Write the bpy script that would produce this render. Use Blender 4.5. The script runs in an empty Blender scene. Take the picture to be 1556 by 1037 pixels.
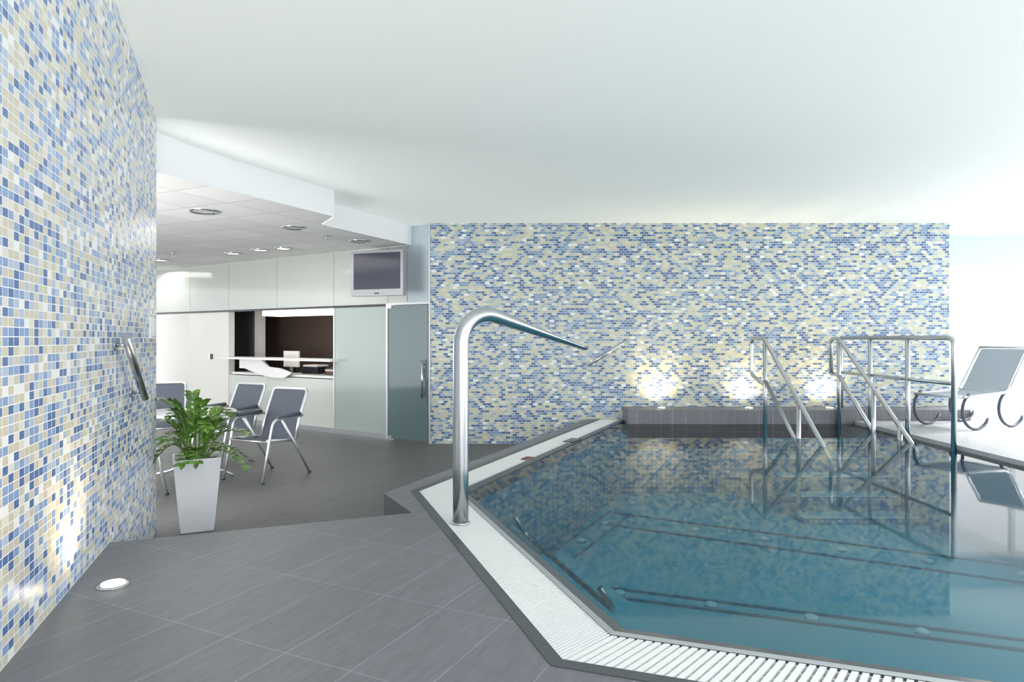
import bpy, math, random
from mathutils import Vector, Matrix
random.seed(4)
sc = bpy.context.scene
sc.view_settings.view_transform = 'Standard'
sc.view_settings.look = 'None'
sc.view_settings.exposure = 0.0

# ------------------------------------------------------------------ materials
def nm(name):
    m = bpy.data.materials.new(name); m.use_nodes = True
    nt = m.node_tree
    return m, nt, nt.nodes, nt.links, nt.nodes['Principled BSDF']

def simple(name, col, rough=0.5, metal=0.0, bump=0.0, bscale=80, var=0.0, spec=0.5, emis=None, estr=0):
    m, nt, N, L, P = nm(name)
    P.inputs['Base Color'].default_value = (*col, 1)
    P.inputs['Roughness'].default_value = rough
    P.inputs['Metallic'].default_value = metal
    P.inputs['Specular IOR Level'].default_value = spec
    if emis:
        P.inputs['Emission Color'].default_value = (*emis, 1)
        P.inputs['Emission Strength'].default_value = estr
    if bump or var:
        tc = N.new('ShaderNodeTexCoord'); no = N.new('ShaderNodeTexNoise')
        no.inputs['Scale'].default_value = bscale; no.inputs['Detail'].default_value = 4
        L.new(tc.outputs['Object'], no.inputs['Vector'])
        if bump:
            b = N.new('ShaderNodeBump'); b.inputs['Strength'].default_value = bump; b.inputs['Distance'].default_value = 0.005
            L.new(no.outputs['Fac'], b.inputs['Height']); L.new(b.outputs['Normal'], P.inputs['Normal'])
        if var:
            r = N.new('ShaderNodeValToRGB')
            r.color_ramp.elements[0].color = (*[c*(1-var) for c in col], 1)
            r.color_ramp.elements[1].color = (*[min(1, c*(1+var)) for c in col], 1)
            r.color_ramp.elements[0].position=.3; r.color_ramp.elements[1].position=.7
            L.new(no.outputs['Fac'], r.inputs['Fac']); L.new(r.outputs['Color'], P.inputs['Base Color'])
    return m

def math_node(N, L, op, a, b=None):
    n = N.new('ShaderNodeMath'); n.operation = op
    for i, v in enumerate((a, b)):
        if v is None: continue
        if isinstance(v, (int, float)): n.inputs[i].default_value = v
        else: L.new(v, n.inputs[i])
    return n.outputs[0]

def mosaic(name, w=0.085, h=0.04, off=0.0, cols=None, grout=(.86,.87,.85), gw_=.004):
    m, nt, N, L, P = nm(name)
    tc = N.new('ShaderNodeTexCoord'); sp = N.new('ShaderNodeSeparateXYZ')
    L.new(tc.outputs['Object'], sp.inputs[0])
    u = math_node(N, L, 'ADD', sp.outputs['X'], sp.outputs['Y'])
    u = math_node(N, L, 'DIVIDE', u, w)
    v = math_node(N, L, 'DIVIDE', sp.outputs['Z'], h)
    vf = math_node(N, L, 'FLOOR', v)
    u = math_node(N, L, 'ADD', u, math_node(N, L, 'MULTIPLY', vf, off))
    uf = math_node(N, L, 'FLOOR', u)
    fu = math_node(N, L, 'FRACT', u); fv = math_node(N, L, 'FRACT', v)
    cb = N.new('ShaderNodeCombineXYZ'); L.new(uf, cb.inputs[0]); L.new(vf, cb.inputs[1])
    wn = N.new('ShaderNodeTexWhiteNoise'); wn.noise_dimensions = '3D'; L.new(cb.outputs[0], wn.inputs['Vector'])
    r = N.new('ShaderNodeValToRGB'); r.color_ramp.interpolation = 'CONSTANT'
    e = r.color_ramp.elements
    pos = 0
    for i, (p, c) in enumerate(cols):
        if i == 0: el = e[0]; el.position = 0
        elif i == 1: el = e[1]; el.position = pos
        else: el = e.new(pos)
        el.color = (*c, 1); pos += p
    L.new(wn.outputs['Value'], r.inputs['Fac'])
    g = math_node(N, L, 'MAXIMUM', math_node(N, L, 'LESS_THAN', fu, gw_/w), math_node(N, L, 'LESS_THAN', fv, gw_/h))
    mx = N.new('ShaderNodeMix'); mx.data_type = 'RGBA'
    L.new(g, mx.inputs['Factor']); L.new(r.outputs['Color'], mx.inputs[6]); mx.inputs[7].default_value = (*grout, 1)
    L.new(mx.outputs[2], P.inputs['Base Color'])
    rr = math_node(N, L, 'ADD', math_node(N, L, 'MULTIPLY', g, 0.5), 0.28)
    L.new(rr, P.inputs['Roughness'])
    return m

def slate(name, col, ang, tw=0.6, th=0.3, mortar=(.35,.36,.38), ms=0.0035, rough=0.55, off=0.0, grain=.5, bump=.25):
    m, nt, N, L, P = nm(name)
    tc = N.new('ShaderNodeTexCoord'); mp = N.new('ShaderNodeMapping')
    mp.inputs['Rotation'].default_value = (0, 0, ang)
    L.new(tc.outputs['Object'], mp.inputs[0])
    b = N.new('ShaderNodeTexBrick'); b.offset = off
    b.inputs['Scale'].default_value = 1; b.inputs['Brick Width'].default_value = tw; b.inputs['Row Height'].default_value = th
    b.inputs['Mortar Size'].default_value = ms; b.inputs['Mortar Smooth'].default_value = 0.0
    b.inputs['Color1'].default_value = (*[c*.95 for c in col], 1); b.inputs['Color2'].default_value = (*[c*1.05 for c in col], 1)
    b.inputs['Mortar'].default_value = (*mortar, 1)
    L.new(mp.outputs[0], b.inputs['Vector'])
    mp2 = N.new('ShaderNodeMapping'); mp2.inputs['Scale'].default_value = (6, 30, 1)
    L.new(mp.outputs[0], mp2.inputs[0])
    no = N.new('ShaderNodeTexNoise'); no.inputs['Scale'].default_value = 1.5; no.inputs['Detail'].default_value = 8
    L.new(mp2.outputs[0], no.inputs['Vector'])
    mx = N.new('ShaderNodeMix'); mx.data_type = 'RGBA'; mx.blend_type = 'MULTIPLY'; mx.inputs['Factor'].default_value = grain
    r = N.new('ShaderNodeValToRGB'); r.color_ramp.elements[0].color = (.6,.6,.6,1); r.color_ramp.elements[0].position = .3
    r.color_ramp.elements[1].color = (1,1,1,1); r.color_ramp.elements[1].position = .7
    L.new(no.outputs['Fac'], r.inputs['Fac'])
    L.new(b.outputs['Color'], mx.inputs[6]); L.new(r.outputs['Color'], mx.inputs[7])
    L.new(mx.outputs[2], P.inputs['Base Color'])
    P.inputs['Roughness'].default_value = rough
    bp = N.new('ShaderNodeBump'); bp.inputs['Strength'].default_value = bump; bp.inputs['Distance'].default_value = .004
    L.new(no.outputs['Fac'], bp.inputs['Height']); L.new(bp.outputs['Normal'], P.inputs['Normal'])
    return m

BLUE=(.09,.185,.43); LBLUE=(.26,.39,.65); PALE=(.47,.57,.72); CREAM=(.66,.62,.50); IVORY=(.76,.75,.68); WHITE=(.86,.88,.88)
M_mosL = mosaic('mosaic_tiles_left', w=.052, h=.035, off=0.0, cols=[(.14,BLUE),(.23,LBLUE),(.13,PALE),(.30,CREAM),(.13,IVORY),(.07,WHITE)], grout=(.88,.89,.89))
M_mosB = mosaic('mosaic_tiles_back', w=.066, h=.034, off=0.5, cols=[(.20,(.075,.14,.30)),(.22,(.18,.28,.44)),(.12,(.33,.43,.53)),(.30,(.52,.52,.38)),(.12,(.60,.61,.49)),(.04,(.74,.77,.76))], grout=(.60,.65,.64), gw_=.005)
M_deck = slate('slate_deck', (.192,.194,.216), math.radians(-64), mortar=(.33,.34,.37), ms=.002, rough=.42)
M_terrace = slate('terrace_slate_glare', (.45,.46,.48), math.radians(-64), mortar=(.5,.5,.52), ms=.002, rough=.4, grain=.25)  # floor colour lightened to paint in the glare on the right
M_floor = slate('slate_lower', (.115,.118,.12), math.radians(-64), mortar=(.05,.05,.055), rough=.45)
M_steel = simple('brushed_steel', (.56,.58,.60), .26, 1.0, .05, 200)
M_steel2 = simple('satin_aluminium', (.62,.64,.66), .35, .8)
M_tvframe = simple('tv_frame_silver', (.34,.35,.37), .35, .5)
M_dark = simple('dark_stone', (.075,.083,.09), .35, bump=.1)
M_white = simple('white_plastic', (.86,.87,.86), .35)
M_ceil = simple('ceiling_fill_glow', (.77,.81,.785), .85, bump=.02, bscale=200, emis=(.95,1,.96), estr=.255)  # plain ceiling with an added glow as even room fill
M_fascia = simple('fascia_paint', (.92,.93,.95), .6)
M_trough = simple('gutter_dark', (.16,.17,.18), .5)
M_rim = simple('rim_steel', (.10,.12,.13), .25, .6)
M_black = simple('black_gloss', (.02,.022,.028), .15)
M_screen = simple('tv_screen', (.05,.055,.085), .12)
M_cream = simple('partition_paint', (.80,.79,.75), .5)
M_brown = simple('dark_wood', (.10,.07,.06), .5, bump=.1, bscale=30, var=.3)
M_glassLight = simple('back_painted_glass', (.54,.58,.54), .08, spec=.6)
M_glassMid = simple('satin_glass_panel', (.36,.44,.42), .1, spec=.6)
M_glassBlue = simple('pale_blue_panel', (.50,.59,.65), .3)
M_doorglass = simple('door_glass', (.10,.16,.17), .06, spec=.8)
M_sling = simple('sling_fabric', (.07,.085,.115), .7, bump=.3, bscale=400)
M_sling2 = simple('lounger_fabric', (.38,.44,.50), .7, bump=.3, bscale=400)  # colour lightened to paint in the sun's wash-out
M_tabletop = simple('table_top', (.62,.66,.66), .12)
M_pot = simple('planter_plastic', (.86,.87,.90), .3)
M_soil = simple('soil', (.05,.035,.025), .9, bump=.6, bscale=60)
M_leaf = simple('leaf_green', (.12,.25,.035), .3, var=.6, bscale=14)
M_stem = simple('stem_green', (.16,.28,.07), .5)
M_warm = simple('lamp_warm', (1,.9,.7), .4, emis=(1,.88,.68), estr=14)
M_lampw = simple('lamp_white', (1,1,1), .4, emis=(1,.93,.85), estr=1.6)
M_off = simple('lamp_unlit', (.5,.5,.5), .3)
M_strip = simple('lamp_strip', (1,1,1), .4, emis=(1,.95,.85), estr=2.4)
M_red = simple('red_plate', (.22,.04,.03), .4)
M_paper = simple('paper', (.8,.78,.74), .7)
M_ctile = slate('ceiling_tiles', (.80,.80,.80), math.radians(-65), tw=.6, th=.6, mortar=(.42,.42,.43), ms=.005, rough=.85, grain=.03, bump=.02)

def basin_mat():
    m, nt, N, L, P = nm('basin_steel')
    tc = N.new('ShaderNodeTexCoord'); v = N.new('ShaderNodeTexVoronoi'); v.inputs['Scale'].default_value = 16
    v.inputs['Randomness'].default_value = 0.0
    L.new(tc.outputs['Object'], v.inputs['Vector'])
    r = N.new('ShaderNodeValToRGB'); r.color_ramp.elements[0].position=.15; r.color_ramp.elements[1].position=.45
    r.color_ramp.elements[0].color=(.18,.58,.70,1); r.color_ramp.elements[1].color=(.10,.43,.55,1)
    L.new(v.outputs['Distance'], r.inputs['Fac']); L.new(r.outputs['Color'], P.inputs['Base Color'])
    b = N.new('ShaderNodeBump'); b.inputs['Strength'].default_value=.3; b.inputs['Distance'].default_value=.01
    L.new(v.outputs['Distance'], b.inputs['Height']); L.new(b.outputs['Normal'], P.inputs['Normal'])
    P.inputs['Roughness'].default_value=.5; P.inputs['Metallic'].default_value=.1
    return m
M_basin = basin_mat()
M_line = simple('basin_seam', (.07,.27,.36), .4)
M_jet = simple('basin_jet', (.40,.68,.78), .3)
def water_mat():
    m = bpy.data.materials.new('pool_water'); m.use_nodes = True
    nt=m.node_tree; N=nt.nodes; L=nt.links; N.clear()
    out=N.new('ShaderNodeOutputMaterial'); mix=N.new('ShaderNodeMixShader'); tr=N.new('ShaderNodeBsdfTransparent'); gl=N.new('ShaderNodeBsdfGlossy')
    tr.inputs['Color'].default_value=(.78,.93,.96,1); gl.inputs['Roughness'].default_value=.035
    fr=N.new('ShaderNodeFresnel'); fr.inputs['IOR'].default_value=1.38
    tc=N.new('ShaderNodeTexCoord'); no=N.new('ShaderNodeTexNoise'); no.inputs['Scale'].default_value=2.0; no.inputs['Detail'].default_value=2
    L.new(tc.outputs['Object'], no.inputs['Vector'])
    b=N.new('ShaderNodeBump'); b.inputs['Strength'].default_value=.03; b.inputs['Distance'].default_value=.02
    L.new(no.outputs['Fac'], b.inputs['Height'])
    L.new(b.outputs['Normal'], fr.inputs['Normal']); L.new(b.outputs['Normal'], gl.inputs['Normal'])
    L.new(fr.outputs[0], mix.inputs[0]); L.new(tr.outputs[0], mix.inputs[1]); L.new(gl.outputs[0], mix.inputs[2])
    L.new(mix.outputs[0], out.inputs['Surface'])
    return m
M_water = water_mat()

# ------------------------------------------------------------------ mesh builder
class MB:
    def __init__(s): s.v=[]; s.f=[]; s.m=[]; s.sm=[]; s.mats=[]
    def mi(s, mat):
        if mat not in s.mats: s.mats.append(mat)
        return s.mats.index(mat)
    def face(s, idx, mat, smooth=False):
        s.f.append(tuple(idx)); s.m.append(s.mi(mat)); s.sm.append(smooth)
    def add(s, pts):
        b=len(s.v); s.v += [tuple(p) for p in pts]; return b
    def box(s, x0,x1,y0,y1,z0,z1, mat):
        b=s.add([(x0,y0,z0),(x1,y0,z0),(x1,y1,z0),(x0,y1,z0),(x0,y0,z1),(x1,y0,z1),(x1,y1,z1),(x0,y1,z1)])
        for q in ((0,3,2,1),(4,5,6,7),(0,1,5,4),(1,2,6,5),(2,3,7,6),(3,0,4,7)): s.face([b+i for i in q], mat)
    def prism(s, poly, z0, z1, mat, side=None):
        n=len(poly); zt = z1 if isinstance(z1,(list,tuple)) else [z1]*n
        b=s.add([(x,y,z0) for x,y in poly]); t=s.add([(p[0],p[1],zt[i]) for i,p in enumerate(poly)])
        s.face([b+i for i in range(n)][::-1], side or mat); s.face([t+i for i in range(n)], mat)
        for i in range(n):
            j=(i+1)%n; s.face([b+i,b+j,t+j,t+i], side or mat)
    def quad(s, a,b_,c,d, mat, smooth=False):
        b=s.add([a,b_,c,d]); s.face([b,b+1,b+2,b+3], mat, smooth)
    def obox(s, a, b_, w, z0, z1, mat):
        a=Vector(a); c=Vector(b_); d=(c-a).normalized(); n=Vector((-d.y,d.x))*w/2
        s.prism([a-n, c-n, c+n, a+n], z0, z1, mat)
    def tube(s, path, r, mat, seg=12, caps=True, side=None):
        P=[Vector(p) for p in path]; n=len(P)
        rs = r if isinstance(r,(list,tuple)) else [r]*n
        up=None; rings=[]
        for i in range(n):
            t=(P[min(i+1,n-1)]-P[max(i-1,0)]).normalized()
            if side is not None: a=Vector(side)
            else:
                if up is None:
                    up = Vector((0,0,1)) if abs(t.z)<.9 else Vector((1,0,0))
                a = (up - t*up.dot(t)).normalized(); up=a
            b=t.cross(a).normalized()
            rr=rs[i]
            ra,rb = rr if isinstance(rr,(tuple,list)) else (rr,rr)
            rings.append(s.add([P[i]+a*math.cos(2*math.pi*k/seg)*ra+b*math.sin(2*math.pi*k/seg)*rb for k in range(seg)]))
        for i in range(n-1):
            for k in range(seg):
                l=(k+1)%seg
                s.face([rings[i]+k,rings[i]+l,rings[i+1]+l,rings[i+1]+k], mat, True)
        if caps:
            s.face([rings[0]+k for k in range(seg)][::-1], mat); s.face([rings[-1]+k for k in range(seg)], mat)
    def lathe(s, c, prof, mat, seg=32):
        rings=[s.add([(c[0]+r*math.cos(2*math.pi*k/seg), c[1]+r*math.sin(2*math.pi*k/seg), c[2]+z) for k in range(seg)]) for r,z in prof]
        for i in range(len(rings)-1):
            for k in range(seg):
                l=(k+1)%seg; s.face([rings[i]+k,rings[i]+l,rings[i+1]+l,rings[i+1]+k], mat, True)
        s.face([rings[0]+k for k in range(seg)][::-1], mat); s.face([rings[-1]+k for k in range(seg)], mat)
    def obj(s, name, loc=(0,0,0), rotz=0, bevel=0, parent=None):
        me=bpy.data.meshes.new(name); me.from_pydata(s.v,[],s.f); 
        for m in s.mats: me.materials.append(m)
        for i,p in enumerate(me.polygons): p.material_index=s.m[i]; p.use_smooth=s.sm[i]
        me.update()
        o=bpy.data.objects.new(name, me); o.location=loc; o.rotation_euler=(0,0,rotz)
        sc.collection.objects.link(o)
        if parent: o.parent=parent
        if bevel:
            bm=o.modifiers.new('bevel','BEVEL'); bm.width=bevel; bm.segments=2; bm.limit_method='ANGLE'
        return o

def fillet(path, r, n=6):
    P=[Vector(p) for p in path]; out=[P[0]]
    for i in range(1,len(P)-1):
        a=(P[i-1]-P[i]); b=(P[i+1]-P[i]); rr=min(r,a.length*.49,b.length*.49)
        p0=P[i]+a.normalized()*rr; p1=P[i]+b.normalized()*rr
        for k in range(n+1):
            t=k/n; out.append(p0*(1-t)**2+P[i]*2*t*(1-t)+p1*t*t)
    out.append(P[-1]); return out

DECK=.35; WATER=.34
def ceil_h(y):
    w=.3; x=(5.35-y)/w
    return 3.15+.21*w*(math.log1p(math.exp(x)) if x<30 else x)

# ------------------------------------------------------------------ pool outline
W=[Vector((1.67,9.4)),Vector((-.31,4.94)),Vector((.468,2.64)),Vector((4.65,1.2))]
def offset(d):
    ns=[]
    for i in range(3):
        t=(W[i+1]-W[i]).normalized(); ns.append(Vector((t.y,-t.x)))
    out=[W[0]+ns[0]*d]
    for i in (1,2):
        n=(ns[i-1]+ns[i]).normalized(); out.append(W[i]+n*d/ n.dot(ns[i]))
    out.append(W[3]+ns[2]*d)
    t=(W[0]-W[1]).normalized(); out[0]=out[0]+t*((9.39-out[0].y)/t.y)
    t=(W[3]-W[2]).normalized(); out[3]=out[3]+t*((4.65-out[3].x)/t.x)
    return out
O_w=offset(0); O_r=offset(.11); O_g=offset(.365); O_b=offset(.42)

A0=(-2.27,3.71); A1=(-.66,4.34); A2=(-.95,4.89); A3=(1.05,9.39)
deck=MB()
wl=lambda y:(-2.27-.35*(y-3.71), y)
poly=[A0,A1,A2,A3]+[tuple(p) for p in O_b]+[(4.65,.2),(9.5,.2),(9.5,-1.5),wl(-1.5)]
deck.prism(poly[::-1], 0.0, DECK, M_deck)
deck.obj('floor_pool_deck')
d_=Vector((A1[0]-A0[0],A1[1]-A0[1])).normalized(); n_=Vector((-d_.y,d_.x))
a=Vector(A0)+n_*.01+d_*.02; b=Vector(A1)+n_*.01-d_*.03
st=MB(); st.prism([a+n_*.3,b+n_*.3,b,a][::-1],0.0,.175,M_deck); st.obj('floor_step')

lf=MB()
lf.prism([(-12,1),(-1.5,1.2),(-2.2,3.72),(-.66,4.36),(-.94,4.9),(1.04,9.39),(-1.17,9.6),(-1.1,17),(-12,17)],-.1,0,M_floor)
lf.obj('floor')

pool=bpy.data.objects.new('swimming_pool',None); sc.collection.objects.link(pool)
bd=MB()
for i in range(3):
    bd.prism([O_b[i],O_b[i+1],O_g[i+1],O_g[i]],.2,DECK+.004,M_dark)
    bd.prism([O_g[i],O_g[i+1],O_r[i+1],O_r[i]],.2,.30,M_trough)
bd.obj('gutter',parent=pool)
gr=MB()
for i,pitch in ((0,.022),(1,.018),(2,.034)):
    i0,i1=O_r[i],O_r[i+1]; o0,o1=O_g[i],O_g[i+1]
    n=int(((i1-i0).length+(o1-o0).length)/2/pitch)
    for k in range(n):
        t0=(k+.18)/n; t1=(k+.82)/n
        gr.prism([o0.lerp(o1,t0),o0.lerp(o1,t1),i0.lerp(i1,t1),i0.lerp(i1,t0)],.322,.349,M_white)
    for q in ((.0,.03),(.24,.26),(.49,.51),(.74,.76),(.97,1.0)):
        a0=i0.lerp(o0,q[0]); a1=i1.lerp(o1,q[0]); b0=i0.lerp(o0,q[1]); b1=i1.lerp(o1,q[1])
        gr.prism([b0,b1,a1,a0],.318,.340,M_white)
gr.obj('overflow_grate',parent=pool)
rim=MB()
O_r2=offset(.085); O_m=offset(.03)
for i in range(3):
    b=rim.add([(*O_r[i],.352),(*O_r[i+1],.352),(*O_r2[i+1],.356),(*O_r2[i],.356),(*O_m[i+1],.347),(*O_m[i],.347),(*O_w[i+1],.25),(*O_w[i],.25),(*O_r[i],.2),(*O_r[i+1],.2)])
    rim.face([b+8,b+9,b+1,b],M_rim); rim.face([b,b+1,b+2,b+3],M_steel2)
    rim.face([b+3,b+2,b+4,b+5],M_rim); rim.face([b+5,b+4,b+6,b+7],M_rim)
rim.obj('rim',parent=pool)

BF=-.6
bas=MB()
PW=[tuple(p) for p in O_w]
tt=(8.95-PW[1][1])/(PW[0][1]-PW[1][1]); far=(PW[1][0]+(PW[0][0]-PW[1][0])*tt, 8.95)
ring=[far,PW[1],PW[2],PW[3],(4.65,8.95)]
n=len(ring)
b=bas.add([(x,y,BF) for x,y in ring]); t=bas.add([(x,y,.255) for x,y in ring]); t2=bas.add([(x,y,.335) for x,y in ring])
bas.face([b+i for i in range(n)],M_basin)
for i in range(n):
    j=(i+1)%n; bas.face([b+i,b+j,t+j,t+i],M_basin)
    if i>=3: bas.face([t+i,t+j,t2+j,t2+i],M_rim)
def channel(a,c,w):
    a=Vector(a); c=Vector(c); d=(c-a).normalized(); nn=Vector((-d.y,d.x))
    for o in (-w/2,w/2):
        bas.obox(a+nn*o,c+nn*o,.025,BF,BF+.02,M_line)
    k=.3
    while k<(c-a).length:
        p=a+d*k; bas.lathe((p.x,p.y,BF),[(.05,0),(.05,.02),(.03,.03)],M_jet,16); k+=.72
channel((1.1,7.67),(4.6,5.8),.5)
channel((.6,5.5),(4.6,4.1),.18)
channel((.25,5.9),(1.3,7.9),.25)
for k in range(5):
    z=.15-.17*k
    bas.box(3.3,4.62,8.93-.3*(k+1),8.93-.3*k,BF,z,M_basin)
    bas.box(3.3,4.62,8.93-.3*(k+1),8.93-.3*(k+1)+.03,z,z+.006,M_jet)
bas.prism([(.05,5.0),(.62,3.35),(.95,3.5),(.42,5.05)],BF,-.15,M_basin)
bas.obj('basin',parent=pool)
wa=MB(); wo=offset(.02)
b=wa.add([(x,y,WATER) for x,y in [(far[0]-.02,8.95),tuple(wo[1]),tuple(wo[2]),(4.65,wo[3].y),(4.65,8.95)]]); wa.face([b+i for i in range(5)],M_water)
wa.obj('water',parent=pool)
ug=MB(); ug.tube(fillet([(.02,4.6,.25),(.10,4.62,.12),(.52,3.32,.12),(.44,3.3,.25)],.05),.016,M_steel); ug.obj('underwater_grab_bar',parent=pool)

LZ=.53; TZ=.385
lg=MB(); lg.prism([(1.58,8.95),(6.24,8.95),(6.24,9.395),(1.58,9.395)],0,LZ,M_deck)
lg.obj('floor_ledge')
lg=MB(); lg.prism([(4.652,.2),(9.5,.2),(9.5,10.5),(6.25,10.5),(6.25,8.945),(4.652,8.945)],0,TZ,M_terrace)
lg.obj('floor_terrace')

# ------------------------------------------------------------------ walls
wb=MB(); wb.box(-1.175,6.25,9.4,9.65,0,3.15,M_mosB); wb.obj('wall_back')
tb=MB(); tb.box(-1.19,-1.165,9.385,9.66,0,3.15,M_steel2); tb.obj('trim_1')
wlm=MB(); ang=math.atan2(1,-.35)
L0=-5.5; L1=1.475; xs=[L0+(L1-L0)*i/40 for i in range(41)]
hs=[ceil_h(3.71+x*math.sin(ang))+.01 for x in xs]
b0=wlm.add([(x,0,0) for x in xs]); t0=wlm.add([(x,0,h) for x,h in zip(xs,hs)])
b1=wlm.add([(x,.3,0) for x in xs]); t1=wlm.add([(x,.3,h) for x,h in zip(xs,hs)])
for i in range(40):
    wlm.face([b0+i,b0+i+1,t0+i+1,t0+i],M_mosL); wlm.face([b1+i+1,b1+i,t1+i,t1+i+1],M_mosL); wlm.face([t0+i,t0+i+1,t1+i+1,t1+i],M_mosL)
wlm.face([b0+40,b1+40,t1+40,t0+40],M_mosL); wlm.face([b1,b0,t0,t1],M_mosL)
wlm.obj('wall_left',(-2.27,3.71,0),ang)

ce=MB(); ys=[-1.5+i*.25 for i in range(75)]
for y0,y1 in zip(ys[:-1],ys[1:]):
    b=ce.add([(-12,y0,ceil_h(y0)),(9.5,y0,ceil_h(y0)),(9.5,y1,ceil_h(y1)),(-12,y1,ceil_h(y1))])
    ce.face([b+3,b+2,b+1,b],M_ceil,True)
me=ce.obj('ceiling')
import bmesh
bm=bmesh.new(); bm.from_mesh(me.data); bmesh.ops.remove_doubles(bm,verts=bm.verts,dist=1e-4); bm.to_mesh(me.data); bm.free()
for p in me.data.polygons: p.use_smooth=True

S=[(-3.50,4.10),(-1.98,7.33),(-2.27,7.85),(-1.46,9.57)]
SZ=2.87
so=MB()
b=so.add([(x,y,SZ) for x,y in S+[(-12,16.3),(-12,4.1)]]); so.face([b+i for i in range(6)],M_ctile)
so.obj('ceiling_cafe')
fa=MB()
for i in range(3):
    (x0,y0),(x1,y1)=S[i],S[i+1]; nseg=12
    for k in range(nseg):
        ta,tb_=k/nseg,(k+1)/nseg
        pa=(x0+(x1-x0)*ta,y0+(y1-y0)*ta); pb=(x0+(x1-x0)*tb_,y0+(y1-y0)*tb_)
        fa.quad((*pa,SZ-.01),(*pb,SZ-.01),(*pb,ceil_h(pb[1])+.005),(*pa,ceil_h(pa[1])+.005),M_fascia)
fa.obj('trim_soffit_fascia')

for i,(x,y,r) in enumerate([(-3.29,7.03,.15),(-2.68,8.06,.13),(-2.14,9.19,.13),(-3.87,10.1,.13),(-4.46,10.5,.13),(-3.45,9.93,.13),(-6.1,11.4,.14)]):
    d=MB(); d.lathe((x,y,SZ),[(r*.72,.0),(r*.74,-.012),(r,-.022),(r*1.02,-.004),(r*1.02,0)],M_steel); d.lathe((x,y,SZ-.008),[(r*.7,-.004),(r*.7,0)],M_lampw if i>2 else M_off); d.obj('recessed_downlight')
for x,y in ((-2.46,8.73),(-5.35,10.4)):
    d=MB(); d.lathe((x,y,SZ-.001),[(.045,0),(.045,-.01),(.012,-.012),(.012,-.05),(.03,-.055),(.03,-.06)],M_steel,16); d.obj('fire_sprinkler')

# ------------------------------------------------------------------ glass wall
GL=(-1.175,9.4,0); GR=math.atan2(-.538,.843)
def GB(mb,t0,t1,y0,y1,z0,z1,mat): mb.box(-t1,-t0,y0,y1,z0,z1,mat)
gw=MB()
edges=[.42,.805,1.963,3.35,4.7,5.9,7.4,9.4,11.5]
for a,b_ in zip(edges[:-1],edges[1:]):
    GB(gw,a+.004,b_-.004,0,.03,2.03,SZ-.002,M_glassLight)
GB(gw,0.02,.416,0,.03,2.03,3.14,M_glassBlue)
GB(gw,0.02,11.5,.031,.10,2.0,SZ-.002,M_steel2)
GB(gw,.8,11.5,-.01,.06,1.985,2.02,M_black)
GB(gw,0,.8,-.015,.06,2.0,2.03,M_steel2)
GB(gw,.83,1.96,0,.02,.08,1.985,M_glassMid)
GB(gw,1.968,3.6,0,.03,.08,.85,M_glassLight)
GB(gw,3.605,4.68,0,.03,.08,.85,M_glassLight)
GB(gw,.83,4.7,-.012,.05,0,.08,M_steel)
GB(gw,4.7,5.9,0,.12,0,1.985,M_cream)
GB(gw,5.18,5.22,-.02,0,1.12,1.22,M_black)
GB(gw,5.24,5.27,-.02,0,1.12,1.22,M_steel)
GB(gw,1.94,1.968,-.01,.1,0,2.0,M_steel2)
gw.obj('wall_glass',GL,GR)
dr=MB()
GB(dr,.03,.79,-.005,.008,.02,1.99,M_doorglass)
dr.tube([(-.10,-.05,.65),(-.10,-.05,1.2)],.014,M_steel); dr.tube([(-.10,-.05,.72),(-.10,.0,.72)],.01,M_steel); dr.tube([(-.10,-.05,1.13),(-.10,.0,1.13)],.01,M_steel)
GB(dr,.72,.8,-.02,.03,0.0,.06,M_steel); GB(dr,.72,.8,-.02,.03,1.95,2.02,M_steel)
GB(dr,.795,.83,-.02,.05,0,2.02,M_steel2)
dr.obj('door_1',GL,GR)
ri=MB()
GB(ri,1.2,6.0,1.6,1.7,0,2.8,M_brown)
GB(ri,1.2,1.3,.1,1.6,0,2.8,M_brown)
GB(ri,4.98,5.95,.8,.9,0,2.3,M_black)
GB(ri,4.86,4.98,.75,.9,0,2.3,M_cream)
GB(ri,1.2,6.0,.1,1.6,2.25,2.3,M_cream)
GB(ri,5.97,6.05,.12,1.7,0,2.8,M_cream)
GB(ri,6.05,11.5,2.3,2.4,0,2.87,M_cream)
ri.obj('wall_reception',GL,GR)
ls=MB(); GB(ls,2.0,3.9,.12,.5,1.90,1.985,M_strip); ls.obj('ceiling_light_panel',GL,GR)
rc=MB()
GB(rc,1.85,4.68,-.18,.22,1.14,1.175,M_white)
GB(rc,1.97,4.68,.05,.7,.86,.90,M_white)
prof=[(-4.3,1.14),(-4.3,.98)]+[(-4.15+.85*i/8, .98-.14*math.sin(i/8*math.pi/2)) for i in range(9)]+[(-3.1,.84),(-2.9,.93),(-3.2,1.0),(-3.5,1.02),(-3.7,1.14)]
b=rc.add([(x,-.06,z) for x,z in prof]); c=rc.add([(x,-.02,z) for x,z in prof])
rc.face([b+i for i in range(len(prof))],M_white); rc.face([c+i for i in range(len(prof))][::-1],M_white)
for i in range(len(prof)):
    j=(i+1)%len(prof); rc.face([b+i,c+i,c+j,b+j],M_white)
rc.obj('reception_counter',GL,GR)
mo=MB(); GB(mo,3.35,3.75,.45,.48,1.0,1.28,M_paper); GB(mo,3.5,3.6,.46,.5,.915,1.0,M_black); GB(mo,3.4,3.7,.4,.55,.901,.915,M_black); mo.obj('computer_monitor',GL,GR)
bk=MB(); 
for k,(w,c) in enumerate([(.42,M_brown),(.38,M_red),(.40,M_paper),(.36,M_brown)]): GB(bk,2.05,2.05+w,.25,.5,.902+.03*k,.93+.03*k,c)
bk.obj('stack_of_folders',GL,GR)
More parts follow.
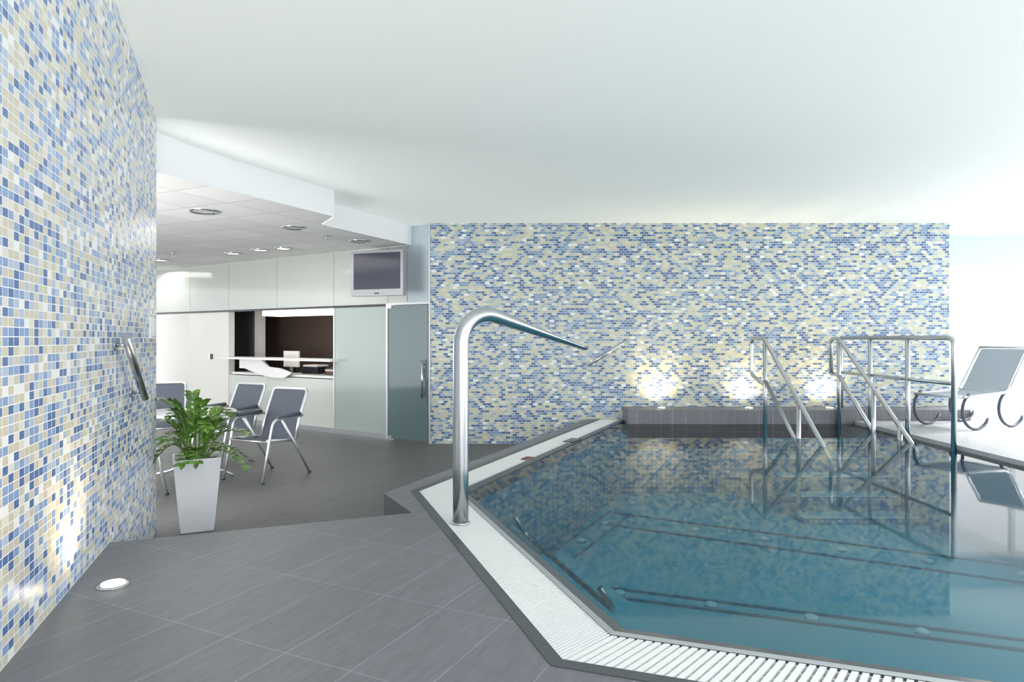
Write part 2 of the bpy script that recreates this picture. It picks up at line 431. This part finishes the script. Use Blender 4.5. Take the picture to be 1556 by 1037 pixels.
pr=MB(); GB(pr,2.7,3.1,.3,.6,.902,1.02,M_black); GB(pr,2.72,3.08,.32,.58,1.02,1.05,M_paper); pr.obj('desk_printer',GL,GR,.008)

tv=MB()
tv.box(-.42,.42,-.05,.03,-.32,.32,M_tvframe); tv.box(-.375,.375,-.056,-.05,-.225,.285,M_screen); tv.box(-.04,.04,-.055,-.05,-.29,-.275,M_black)
tv.box(-.12,.12,.03,.09,-.15,.15,M_black); tv.box(-.03,.03,.09,.26,-.03,.03,M_black)
tvo=tv.obj('wall_television',(-1.88,9.27,2.42),math.radians(-20),.008)

def winframe(name,x0,x1,y,zs,xs_,z0,z1):
    w=MB()
    for x in xs_: w.box(x-.03,x+.03,y,y+.08,z0,z1,M_white)
    for z in zs: w.box(x0,x1,y+.01,y+.07,z-.03,z+.03,M_white)
    return w.obj(name)
wr=MB(); wr.box(5.9,9.5,10.5,10.7,2.67,3.15,M_glassBlue); wr.box(5.9,6.3,10.5,10.7,0,2.67,M_white); wr.obj('wall_window_end')
winframe('window_1',6.3,9.5,10.5,(.42,2.64),(6.33,8.0,9.47),.386,2.67)
w2=MB()
for y in (1,3.4,5.8,8.2,10.45): w2.box(9.5,9.58,y-.03,y+.03,.35,3.1,M_white)
for z in (.42,3.05): w2.box(9.5,9.57,-1.4,10.45,z-.03,z+.03,M_white)
w2.obj('window_2')

def wallbar(name,p0,p1,nrm,r=.02):
    p0=Vector(p0); p1=Vector(p1); n=Vector(nrm).normalized(); d=(p1-p0).normalized()
    m=MB(); m.tube([p0+n*.07,p1+n*.07],r,M_steel,14)
    for q in (p0+d*.08,p1-d*.08):
        m.tube([q+n*.003,q+n*.07],.011,M_steel,10); m.tube([q,q+n*.008],.035,M_steel,16)
    return m.obj(name)
def onwall(y,h): x=wl(y)[0]; return (x,y,h)
wallbar('stair_handrail',onwall(3.76,1.51),onwall(4.30,1.11),(.944,.33,0),.022)
wallbar('stair_handrail',(1.08,9.4,1.12),(1.64,9.4,1.48),(0,-1,0),.02)
s2=MB(); s2.box(1.15,1.30,-.02,0,1.50,1.66,M_white); s2.box(1.17,1.28,-.03,-.02,1.52,1.64,M_white); s2.box(1.2,1.27,-.02,0,1.72,1.79,M_white)
s2.obj('wall_switch_plate',(-2.27,3.71,0),ang,.004)

# ------------------------------------------------------------------ pool handrails
pr1=MB(); R=.027; X=3.3
pr1.tube(fillet([(X,8.58,.90),(X,9.06,1.0),(X,9.06,1.5),(X,8.62,1.51),(X+.06,7.05,.30),(X+.06,6.9,.19)],.08),R,M_steel)
pr1.tube([(X,8.58,1.5),(X,8.58,-.0)],R,M_steel); pr1.tube([(X+.04,7.67,.78),(X+.04,7.67,-.5)],R,M_steel)
pr1.tube([(X,8.58,.95),(X+.03,7.7,.28),(X+.03,7.6,.2)],R,M_steel)
pr1.obj('pool_stair_rail')
pr2=MB(); X=4.42
pr2.tube(fillet([(X,9.12,1.02),(X,9.12,1.5),(X,8.9,1.5),(X+.05,7.35,.32),(X+.05,7.2,.2)],.08),R,M_steel)
pr2.tube([(X,9.12,1.03),(X,8.9,1.0),(X+.05,7.95,.2)],R,M_steel)
pr2.tube([(X,8.9,1.5),(X,8.9,.15)],R,M_steel); pr2.tube([(X+.03,8.1,.89),(X+.03,8.1,-.2)],R,M_steel); pr2.tube([(X+.03,7.55,.48),(X+.03,7.55,-.4)],R,M_steel)
pr2.obj('pool_stair_rail')
gd=MB(); X=4.60
gd.tube(fillet([(X,9.2,1.51),(X,6.85,1.51),(X,6.85,-.1)],.09),R,M_steel)
gd.tube([(X,9.2,1.03),(X,6.85,1.03)],.022,M_steel)
gd.tube([(X,9.2,1.51),(X,9.2,LZ)],R,M_steel)
for y in (8.45,7.65): gd.tube([(X,y,1.51),(X,y,0)],R,M_steel)
gd.obj('pool_guard_railing')

# ------------------------------------------------------------------ water spout
sp=MB(); dd=Vector((.85,.53,0)); base=Vector((-.32,4.1,0)); side=Vector((-.53,.85,0))
pth=[];rad=[]
def sp_pt(s_,h): return base+dd*s_+Vector((0,0,h))
for h in (.35,.7,1.1,1.44): pth.append(sp_pt(0,h)); rad.append((.049,.049))
cx=.19; Rr=.19
for k in range(1,17):
    a=math.pi-(math.pi-math.radians(74))*k/16
    pth.append(sp_pt(cx+Rr*math.cos(a),1.465+Rr*math.sin(a))); rad.append((.049,.049-.003*k/16))
last=pth[-1]; end=sp_pt(.97,1.43)
for k in range(1,9):
    t=k/8; pth.append(last.lerp(end,t)); rad.append((.049+.004*t,.046*(1-t)+.009*t))
sp.tube(pth,rad,M_steel,28,side=side)
sp.lathe((base.x,base.y,.35),[(.058,0),(.058,.008),(.05,.012)],M_steel,28)
sp.obj('water_spout')

# ------------------------------------------------------------------ uplights
def uplight(x,y,z,n,r=.06,pw=18,tilt=.25):
    m=MB(); m.lathe((x,y,z),[(r*1.3,0),(r*1.3,.004),(r*1.0,.008)],M_steel,24); m.lathe((x,y,z+.006),[(r*.9,0),(r*.9,.005)],M_warm,24)
    m.obj('floor_uplight')
    l=bpy.data.lights.new('uplight','SPOT'); l.energy=pw; l.color=(1,.76,.46); l.spot_size=math.radians(130); l.spot_blend=1; l.shadow_soft_size=.05
    o=bpy.data.objects.new('uplight_lamp',l); o.location=(x,y,z+.03); sc.collection.objects.link(o)
    d=Vector(n)*tilt+Vector((0,0,1)); o.rotation_euler=d.to_track_quat('-Z','Y').to_euler()
nL=(-.944,-.33,0)
uplight(-1.86,3.07,DECK,nL,.055,24,.15)
uplight(-1.40,1.95,DECK,nL,.055,34,.15)
for x in (2.08,3.30,4.42): uplight(x,9.16,LZ,(0,1,0),.05,42,.35)

mk=MB(); mk.obox((.12,6.24),(.18,6.37),.08,.35,.358,M_red); mk.obj('depth_marker_1',parent=pool)
mk=MB(); mk.obox((.62,7.3),(.74,7.55),.12,.35,.358,M_black); mk.obj('depth_marker_2',parent=pool)

# ------------------------------------------------------------------ cafe chairs
def chair(x,y,th):
    m=MB(); r=.0145
    for s in (-1,1):
        m.tube(fillet([(s*.28,.33,0),(s*.275,.24,.40),(s*.285,.19,.64),(s*.285,-.24,.655)],.07),r,M_steel2,10)
        m.tube([(s*.275,.05,.63),(s*.28,-.36,0)],r,M_steel2,10)
        m.tube([(s*.285,.14,.665),(s*.285,-.20,.675)],(.024),M_sling,8)
        m.tube([(s*.255,.25,.43),(s*.25,-.17,.395)],r,M_steel2,8)
        m.lathe((s*.28,.33,0),[(.02,0),(.02,.015)],M_black,10); m.lathe((s*.28,-.36,0),[(.02,0),(.02,.015)],M_black,10)
    m.tube(fillet([(-.25,-.17,.395),(-.25,-.22,.60),(-.25,-.36,.93),(.25,-.36,.93),(.25,-.22,.60),(.25,-.17,.395)],.05),r*1.15,M_steel2,10)
    m.tube([(-.27,.25,.42),(.27,.25,.42)],r,M_steel2,8); m.tube([(-.27,-.15,.38),(.27,-.15,.38)],r,M_steel2,8)
    prof=[(.27,.435),(.18,.432),(.03,.405),(-.10,.395),(-.17,.42),(-.20,.50),(-.235,.62),(-.29,.77),(-.352,.915)]
    for off in (0,-.006):
        b=m.add([(-.245,p[0],p[1]+off) for p in prof]+[(.245,p[0],p[1]+off) for p in prof])
        n=len(prof)
        for i in range(n-1): m.face([b+i,b+i+1,b+n+i+1,b+n+i],M_sling,True)
    return m.obj('patio_chair',(x,y,0),math.radians(th))
chair(-2.68,7.19,155)
chair(-3.45,7.98,152)
chair(-4.33,8.15,205)
chair(-3.62,6.02,-85)

tbm=MB(); TX,TY=-3.44,7.0
tbm.lathe((TX,TY,.70),[(.46,0),(.48,.006),(.48,.022),(.46,.03)],M_tabletop,48)
tbm.lathe((TX,TY,.69),[(.42,0),(.42,.012)],M_steel2,32)
tbm.tube([(TX,TY,.12),(TX,TY,.70)],.03,M_steel2,16)
for k in range(4):
    a=math.radians(20+90*k); c,s_=math.cos(a),math.sin(a)
    tbm.tube(fillet([(TX,TY,.30),(TX+.12*c,TY+.12*s_,.12),(TX+.36*c,TY+.36*s_,.07),(TX+.44*c,TY+.44*s_,.015)],.08),.016,M_steel2,10)
tbm.obj('round_cafe_table')

# ------------------------------------------------------------------ planter with zz plant
PX,PY=-2.49,5.20
pl=MB()
def sq(w,z,rot=math.radians(27)):
    out=[]
    for sx,sy in ((-1,-1),(1,-1),(1,1),(-1,1)):
        x,y=sx*w/2,sy*w/2; out.append((PX+x*math.cos(rot)-y*math.sin(rot),PY+x*math.sin(rot)+y*math.cos(rot),z))
    return out
lv=[sq(.235,0),sq(.34,.575),sq(.315,.575),sq(.305,.53)]
ids=[pl.add(q) for q in lv]
pl.face([ids[0]+i for i in range(4)][::-1],M_pot)
for a_,b_ in zip(ids[:-1],ids[1:]):
    for i in range(4): pl.face([a_+i,a_+(i+1)%4,b_+(i+1)%4,b_+i],M_pot)
pl.face([ids[-1]+i for i in range(4)],M_soil)
root=bpy.data.objects.new('potted_zz_plant',None); sc.collection.objects.link(root)
po=pl.obj('planter',bevel=.004,parent=root)
fo=MB()
def leaf(p,d,nrm,l,w):
    d=d.normalized(); sd=d.cross(nrm).normalized(); up=sd.cross(d)
    pts=[(0,0,0),(.25,.42,.1),(.6,.5,.12),(1,0,-.05),(.6,-.5,.12),(.25,-.42,.1),(.35,0,0),(.68,0,0)]
    b=fo.add([p+d*l*q[0]+sd*w*q[1]+up*w*q[2]*.8 for q in pts])
    for q in ((0,1,6),(1,2,7,6),(2,3,7),(7,3,4),(6,7,4,5),(0,6,5)): fo.face([b+i for i in q],M_leaf,False)
NS=26
for k in range(NS):
    az=2*math.pi*k/NS*5.0+random.uniform(-.3,.3)
    reach=random.uniform(.12,.36); hgt=random.uniform(.34,.58)
    endf=.95 if reach<.22 else .64
    if k%4==0: reach=.33; hgt=random.uniform(.22,.34); endf=random.uniform(-.1,.4)
    dirv=Vector((math.cos(az),math.sin(az),0))
    if dirv.x<-.3: reach=min(reach,.26)
    p0=Vector((PX,PY,.52))+dirv*.06
    p1=p0+dirv*reach*.35+Vector((0,0,hgt*.95)); p2=p0+dirv*reach+Vector((0,0,hgt*endf))
    n=12
    path=[p0*(1-t)**2+p1*2*t*(1-t)+p2*t*t for t in [i/n for i in range(n+1)]]
    fo.tube(path,[.008-.005*i/n for i in range(n+1)],M_stem,6)
    for i in range(4,n+1):
        t=(path[i]-path[i-1]).normalized(); sd=t.cross(Vector((0,0,1)));
        if sd.length<.1: sd=Vector((-dirv.y,dirv.x,0))
        sd.normalize()
        rv=Vector((random.uniform(-.4,.4),random.uniform(-.4,.4),random.uniform(-.3,.3)))
        upn=sd.cross(t).normalized()
        for s in (-1,1):
            leaf(path[i],sd*s+t*.6+rv*s*.5+upn*.2,upn,random.uniform(.06,.08),random.uniform(.032,.042))
    leaf(path[-1],t,upn,.08,.038)
fobj=fo.obj('foliage',parent=root)

# ------------------------------------------------------------------ loungers
def lounger(x,y,th,sy=.8,name='sun_lounger'):
    m=MB(); r=.018; K=.08
    for s in (-1,1):
        X_=s*.30
        m.tube(fillet([(X_,-.72*sy,.33+K),(X_,.35*sy,.36+K),(X_,.85*sy,.92+K)],.15),r,M_steel2,10)
        for yc in (-.42*sy,.42*sy):
            pts=[(X_,yc+ .27*math.cos(a),.245+.23*math.sin(a)) for a in [math.radians(t) for t in range(120,331,15)]]
            m.tube(pts,.018,M_sling,8)
    for yy,zz in ((-.72,.33+K),(.85,.92+K),(.35,.355+K)): m.tube([(-.30,yy*sy,zz),(.30,yy*sy,zz)],r,M_steel2,8)
    prof=[(-.70,.34),(-.2,.33),(.2,.345),(.33,.36),(.45,.48),(.62,.67),(.83,.90)]
    b=m.add([(-.27,p[0]*sy,p[1]+K) for p in prof]+[(.27,p[0]*sy,p[1]+K) for p in prof]); n=len(prof)
    for i in range(n-1): m.face([b+i,b+i+1,b+n+i+1,b+n+i],M_sling2,True)
    return m.obj(name,(x,y,TZ),math.radians(th))
lounger(5.85,8.42,-66,.85)

# ------------------------------------------------------------------ lights / world
wd=bpy.data.worlds.new('World'); sc.world=wd; wd.use_nodes=True
bg=wd.node_tree.nodes['Background']; bg.inputs[0].default_value=(.96,.98,1,1); bg.inputs[1].default_value=2.3
def area(name,loc,tgt,sx,sy,e,col=(1,1,1)):
    l=bpy.data.lights.new(name,'AREA'); l.shape='RECTANGLE'; l.size=sx; l.size_y=sy; l.energy=e; l.color=col
    o=bpy.data.objects.new(name,l); o.location=loc; o.rotation_euler=(Vector(tgt)-Vector(loc)).to_track_quat('-Z','Y').to_euler(); sc.collection.objects.link(o)
area('window_daylight',(9.3,5,1.9),(1,6.5,2.4),8,2.2,95,(.98,.985,1))
area('room_fill',(2.5,-1.2,1.2),(1.5,8,3.0),6,1.5,45,(1,.995,.98))  # added unseen fill behind the camera, lifts the main ceiling
area('cafe_lamp',(-4.2,8.6,2.8),(-4.2,8.6,0),2.5,2.5,45,(1,.96,.9))
area('cafe_ceiling_fill',(-4.6,4.4,1.0),(-4,9.5,2.9),2.0,1.0,140,(1,.97,.94))  # added fill hidden behind the left wall, brightens the cafe ceiling
area('hall_lamp',(-7,12.6,2.8),(-7,12.6,0),1.2,.8,14,(1,.96,.9))
su=bpy.data.lights.new('sun','SUN'); su.energy=12; su.angle=math.radians(12); su.color=(1,.98,.95)
o=bpy.data.objects.new('sun',su); o.rotation_euler=Vector((-1,-.35,-.62)).to_track_quat('-Z','Y').to_euler(); sc.collection.objects.link(o)

cam=bpy.data.cameras.new('cam'); cam.lens=36*1000/1556; cam.sensor_width=36; cam.shift_y=-3.5/1556; cam.clip_start=.02
co=bpy.data.objects.new('camera',cam); co.location=(0,0,1.5); co.rotation_euler=(math.radians(90),0,0); sc.collection.objects.link(co); sc.camera=co
